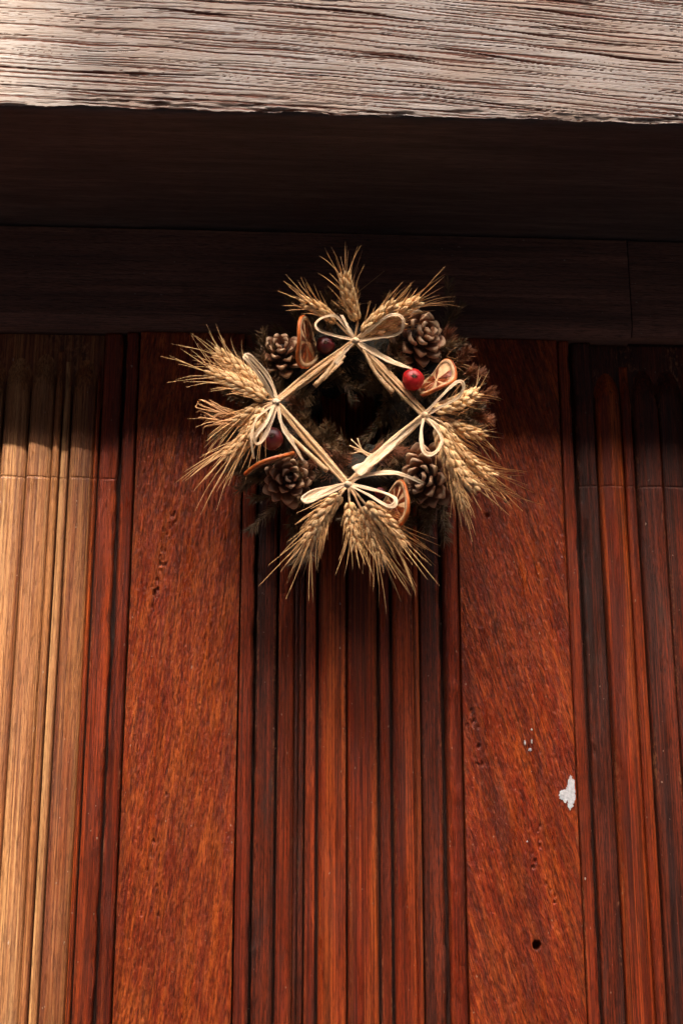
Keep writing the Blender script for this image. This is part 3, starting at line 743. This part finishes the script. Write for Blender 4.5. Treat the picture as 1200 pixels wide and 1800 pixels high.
# raffia bows: folded ribbons
def ribbon(bow, name, pts, w0, w1, Y=-.112, puff=.0, wm=None):
    L = [PW(p[0], p[1], (p[2] if len(p) > 2 else Y)) for p in pts]
    q = spline(L, 8); m_ = len(q); V = []; F = []; n = 7; au = []; al = []
    r = random.Random(int(pts[1][0]*31+pts[-1][1]*7+w1*1e4)); ph = [r.uniform(0, 6.28) for _ in range(4)]; fold = r.uniform(.12, .30); dist = 0.0
    for i, p in enumerate(q):
        if i: dist += (q[i]-q[i-1]).length
        t = (q[min(i+1, m_-1)]-q[max(i-1, 0)]).normalized(); f = i/(m_-1)
        tw = .55*math.sin(f*6.28*.8+ph[0])                         # the strip rolls a little along its length
        view = Vector((math.sin(tw)*t.z, -math.cos(tw), -math.sin(tw)*t.x)).normalized(); s = t.cross(view).normalized(); o = s.cross(t).normalized()
        if o.dot(view) < 0: o = -o
        wid = (w0*(1-f)+w1*f) if wm is None else ((w0*(1-2*f)+wm*2*f) if f < .5 else (wm*(2-2*f)+w1*(2*f-1)))
        wid *= .76 + .14*math.sin(f*11+ph[1]) + .08*math.sin(f*29+ph[2])
        for sd in (0, 1):
            for k in (range(n) if sd == 0 else range(n-1, -1, -1)):
                u = k/(n-1)-.5
                ht = fold*wid*(abs(2*u)-.5)*(1 if k != n//2 else 1.2) + .05*wid*math.sin(k*2.4+f*4+ph[3])
                V.append(p + s*wid*u*(1 if sd == 0 else .97) + o*(ht - (.0007 if sd else 0))); au.append(u+.5); al.append(dist)
    c = 2*n
    for i in range(m_-1):
        for k in range(c): F.append((i*c+k, (i+1)*c+k, (i+1)*c+(k+1) % c, i*c+(k+1) % c))
    F.append(tuple(range(c))); F.append(tuple((m_-1)*c+k for k in range(c-1, -1, -1)))
    ob = MB().add(V, F).build(name, M['raffia'], bow, q[0])
    for nm, vals in (('across', au), ('along', al)):
        a = ob.data.attributes.new(nm, 'FLOAT', 'POINT'); a.data.foreach_set('value', np.array(vals, dtype=np.float32))
    return ob
def bow(kn, label=None):
    c = PW(kn[0], kn[1], -.112); V = []; F = []
    o = MB(); n, k2 = 10, 7
    for i in range(k2+1):
        th = math.pi*i/k2
        for j in range(n):
            a = 2*math.pi*j/n; rr = .0042*(1+.22*math.sin(3*a+th*2)+.12*math.sin(7*a-th*3)); V.append(c + Vector((math.sin(th)*math.cos(a)*rr*1.1, math.sin(th)*math.sin(a)*rr*.9, math.cos(th)*rr*.9)))
    for i in range(k2):
        for j in range(n): F.append((i*n+j, (i+1)*n+j, (i+1)*n+(j+1) % n, i*n+(j+1) % n))
    return o.add(V, F).build('raffia_bow', M['raffia'], wreath, c)
k = bow(KT)
ribbon(k, 'loop', [(625,598),(590,590,-.118),(561,580,-.122),(555,568,-.118),(570,557,-.112),(590,556,-.108),(606,573,-.108),(625,598)], .0042, .0042, wm=.0046)
ribbon(k, 'loop', [(625,598),(655,575,-.116),(680,556,-.12),(700,554,-.122),(709,566,-.12),(700,586,-.116),(660,594,-.116),(625,600)], .0048, .0048, wm=.0056)
ribbon(k, 'tail', [(625,600),(648,613,-.116),(685,634,-.116),(724,648,-.112)], .004, .005, wm=.0125)
ribbon(k, 'tail', [(623,600),(607,616,-.113),(590,640,-.110)], .004, .008)
ribbon(k, 'tail', [(625,598),(612,575,-.112),(600,553,-.108)], .004, .0052)
k = bow(KL)
ribbon(k, 'loop', [(484,704),(458,662,-.118),(434,632,-.12),(429,627,-.118),(439,626,-.113),(466,655,-.109),(480,680,-.109),(487,705)], .005, .005, wm=.0072)
ribbon(k, 'loop', [(484,708),(468,742,-.118),(449,765,-.12),(450,779,-.118),(460,775,-.116),(474,748,-.114),(488,712)], .0048, .0048, wm=.0066)
ribbon(k, 'loop', [(484,708),(452,735,-.116),(442,770,-.116),(446,806,-.112)], .004, .004, wm=.0045)
ribbon(k, 'tail', [(488,710),(495,745,-.114),(512,775,-.113),(533,810,-.108)], .004, .0048, wm=.0078)
k = bow(KB)
ribbon(k, 'loop', [(610,850),(575,866,-.118),(543,880,-.122),(535,880,-.12),(540,872,-.117),(570,860,-.114),(610,850)], .005, .006, wm=.0125)
ribbon(k, 'loop', [(612,852),(648,870,-.118),(680,889,-.122),(693,887,-.122),(694,876,-.12),(675,866,-.116),(645,858,-.114),(613,850)], .0048, .005, wm=.0072)
ribbon(k, 'tail', [(612,848),(640,836,-.112),(685,831,-.113),(712,836,-.112),(745,850,-.108)], .006, .0050, wm=.0082)
k = bow(KR)
ribbon(k, 'loop', [(747,728),(772,700,-.118),(798,675,-.122),(810,671,-.122),(814,682,-.12),(803,700,-.117),(775,715,-.115),(748,730)], .005, .005, wm=.0062)
ribbon(k, 'loop', [(745,732),(740,760,-.118),(743,790,-.122),(755,799,-.122),(770,790,-.12),(776,772,-.118),(765,750,-.115),(748,733)], .006, .0048, wm=.0070)
ribbon(k, 'tail', [(743,735),(715,757,-.112),(680,788,-.113),(650,813,-.114),(626,831,-.114)], .006, .027, wm=.015)
ribbon(k, 'tail', [(743,733),(700,768,-.109),(660,810,-.108),(640,836,-.106)], .004, .010)

# pine cones, each scale a piece of its own
def scale_mesh():
    V = []; F = []; nu, nv = 6, 5
    for side in (0, 1):
        for i in range(nu):
            u = i/(nu-1); w = [.16, .30, .46, .60, .62, .40][i]; th = [.05, .06, .07, .09, .14, .12][i]
            for j in range(nv):
                v = j/(nv-1)-.5; c = .16*(1-4*v*v)*u
                tipx = u - .10*(4*v*v)*u**3
                V.append((tipx, w*v, -c*.9 + .12*u*u + (th if side else -th)*(1-.5*abs(2*v))))
    n = nu*nv
    for i in range(nu-1):
        for j in range(nv-1):
            a = i*nv+j; F.append((a, a+1, a+nv+1, a+nv)); F.append((n+a, n+a+nv, n+a+nv+1, n+a+1))
    for i in range(nu-1):
        F.append((i*nv, (i+1)*nv, n+(i+1)*nv, n+i*nv)); a = i*nv+nv-1; F.append((a, n+a, n+a+nv, a+nv))
    for j in range(nv-1):
        a = (nu-1)*nv+j; F.append((a, a+1, n+a+1, n+a)); F.append((j, n+j, n+j+1, j+1))
    me = bpy.data.meshes.new('scale'); me.from_pydata(V, [], F); me.materials.append(M['scale'])
    me.polygons.foreach_set('use_smooth', np.full(len(F), True)); return me
SM = scale_mesh()
def cone(px, py, rpx, ax, Y=-.070, seed=0, n=46):
    r = random.Random(seed); c = PW(px, py, Y); Rr = rpx*PXM; a = Vector(ax).normalized(); u = a.orthogonal().normalized(); v = a.cross(u)
    b = MB(); V = []; F = []
    for i in range(7):
        th = math.pi*i/6
        for j in range(10):
            q = 2*math.pi*j/10; V.append(c + a*Rr*.75*math.cos(th) + (u*math.cos(q)+v*math.sin(q))*Rr*.46*math.sin(th))
    for i in range(6):
        for j in range(10): F.append((i*10+j, (i+1)*10+j, (i+1)*10+(j+1) % 10, i*10+(j+1) % 10))
    b.add(V, F); o = b.build('pine_cone', M['cone_core'], wreath, c)
    for k in range(n):
        s = (k+1.2)/n; ang = k*2.39996 + r.uniform(-.1, .1); rad = u*math.cos(ang)+v*math.sin(ang)
        th = s**.62*1.85                       # polar angle of the scale from the cone's tip
        d = (a*math.cos(th*.80) + rad*math.sin(th*.80)).normalized()
        st = c + a*Rr*(.50*math.cos(th)) + rad*Rr*.20*math.sin(th)
        ln = Rr*(.42+.42*s**.5)*r.uniform(.92, 1.08)
        zz = a if th > .5 else (a+rad*.2)
        p = place('scale', SM, o, st, d, a - rad*.6 if th < .7 else a)
        p.scale = (ln, ln*r.uniform(.85, 1.05), ln*.8)
cone(497, 632, 46, (-.10,-.92,.30), seed=1, n=30)
cone(724, 600, 58, (.40,-.70,.05), Y=-.074, seed=2, n=36)
cone(507, 846, 46, (.05,-.95,-.12), seed=3, n=27)
cone(757, 836, 58, (-.45,-.70,-.25), Y=-.074, seed=4, n=34)

# dried orange slices
def orange(px, py, rpx, nrm, seed, Y=-.098, flat=1.0, roll=0.0):
    r = random.Random(seed); c = PW(px, py, Y); Rr = rpx*PXM; nz = Vector(nrm).normalized(); ux = Vector((0, -1, 0)).cross(nz)
    ux = ux.normalized() if ux.length > .05 else Vector((1, 0, 0)); uy = nz.cross(ux)
    ca, sa = math.cos(roll), math.sin(roll); ux, uy = ux*ca+uy*sa, uy*ca-ux*sa
    wv = [r.uniform(-.11, .11) for _ in range(4)]
    def pt(rho, a, h):
        w = Rr*(wv[0]*math.cos(a*2)+wv[1]*math.sin(a*2)+wv[2]*math.cos(a*3))*rho**2
        q = 1 + wv[3]*math.cos(a*3)
        return c + ux*Rr*rho*q*math.cos(a) + uy*Rr*rho*q*math.sin(a)*flat + nz*(h+w)
    T = .0025; n = 40
    def ringmesh(prof):
        V = []; F = []; m_ = len(prof)
        for i in range(n):
            for rho, h in prof: V.append(pt(rho, 2*math.pi*i/n, h))
        for i in range(n):
            for j in range(m_): F.append((i*m_+j, i*m_+(j+1) % m_, ((i+1) % n)*m_+(j+1) % m_, ((i+1) % n)*m_+j))
        return MB().add(V, F)
    V = []; F = []
    disc = MB(); V = [pt(0, 0, T*.25), pt(0, 0, -T*.25)]
    for i in range(n): V += [pt(.93, 2*math.pi*i/n, T*.4), pt(.93, 2*math.pi*i/n, -T*.4)]
    for i in range(n):
        a, b_ = 2+2*i, 2+2*((i+1) % n); F += [(0, a, b_), (1, b_+1, a+1), (a, a+1, b_+1, b_)]
    o = disc.add(V, F).build('orange_slice', M['pith'], wreath, c)
    ringmesh([(.84, T), (.99, T*.97), (.995, 0), (.99, -T*.97), (.84, -T)]).build('pith_ring', M['pith'], o, c)
    ringmesh([(.992, T*.9), (1.025, T*.75), (1.045, 0), (1.025, -T*.75), (.992, -T*.9), (.998, 0)]).build('rind', M['rind'], o, c)
    ns = 9
    for sgn in (1, -1):
        for i in range(ns):
            a0, a1 = 2*math.pi*(i+.07)/ns, 2*math.pi*(i+.93)/ns; V = []; F = []
            rows = [(.10, .3), (.38, .6), (.64, .65), (.82, .35)]
            for rho, hh in rows:
                for j in range(5):
                    aa = a0+(a1-a0)*(j/4)*1.0; e = 1-abs(j/2-1)**3
                    V.append(pt(rho, aa, sgn*T*(.15+hh*e*r.uniform(.7, 1.1))))
            for q in range(3):
                for j in range(4):
                    f = (q*5+j, q*5+j+1, (q+1)*5+j+1, (q+1)*5+j); F.append(f if sgn < 0 else f[::-1])
            MB().add(V, F).build('segment', M['pulp'], o, c)
orange(538, 600, 43, (.86,-.36,-.06), 1, -.098)
orange(767, 669, 38, (-.62,-.55,.50), 2, -.098)
orange(473, 812, 44, (-.38,-.26,.86), 3, -.096)
orange(694, 888, 40, (-.84,-.52,.12), 4, -.094)

# berries
def berry(px, py, rpx, mat, seed, Y=-.098):
    r = random.Random(seed); c = PW(px, py, Y); Rr = rpx*PXM; V = []; F = []; n, k2 = 20, 12
    for i in range(k2+1):
        th = math.pi*i/k2
        for j in range(n):
            a = 2*math.pi*j/n; d = Vector((math.sin(th)*math.cos(a), -math.cos(th), math.sin(th)*math.sin(a)))
            q = Rr*(1 - .13*math.exp(-(th/.42)**2) + .025*math.sin(5*a+seed)*math.sin(th) + .02*math.sin(3*th+a*2)); V.append(c + d*q)
    for i in range(k2):
        for j in range(n): F.append((i*n+j, (i+1)*n+j, (i+1)*n+(j+1) % n, i*n+(j+1) % n))
    o = MB().add(V, F).build('berry', M[mat], wreath, c)
    cb = MB()
    for j in range(6):
        a = j*math.pi/3+seed; e = Vector((math.cos(a), 0, math.sin(a)))
        cb.tube([c+Vector((0, -Rr*.84, 0)), c+e*Rr*.16+Vector((0, -Rr*.93, 0)), c+e*Rr*.30+Vector((0, -Rr*.96, 0))], [.0010, .0009, .0002], 4)
    cb.build('calyx', M['bark'], o, c)
berry(726, 667, 19, 'berry', 1)
berry(572, 607, 16, 'berry_dark', 2, -.088)
berry(478, 771, 19, 'berry_dark', 3)
berry(668, 866, 9, 'berry_dark', 4, -.088)
# nail and wire the wreath hangs on
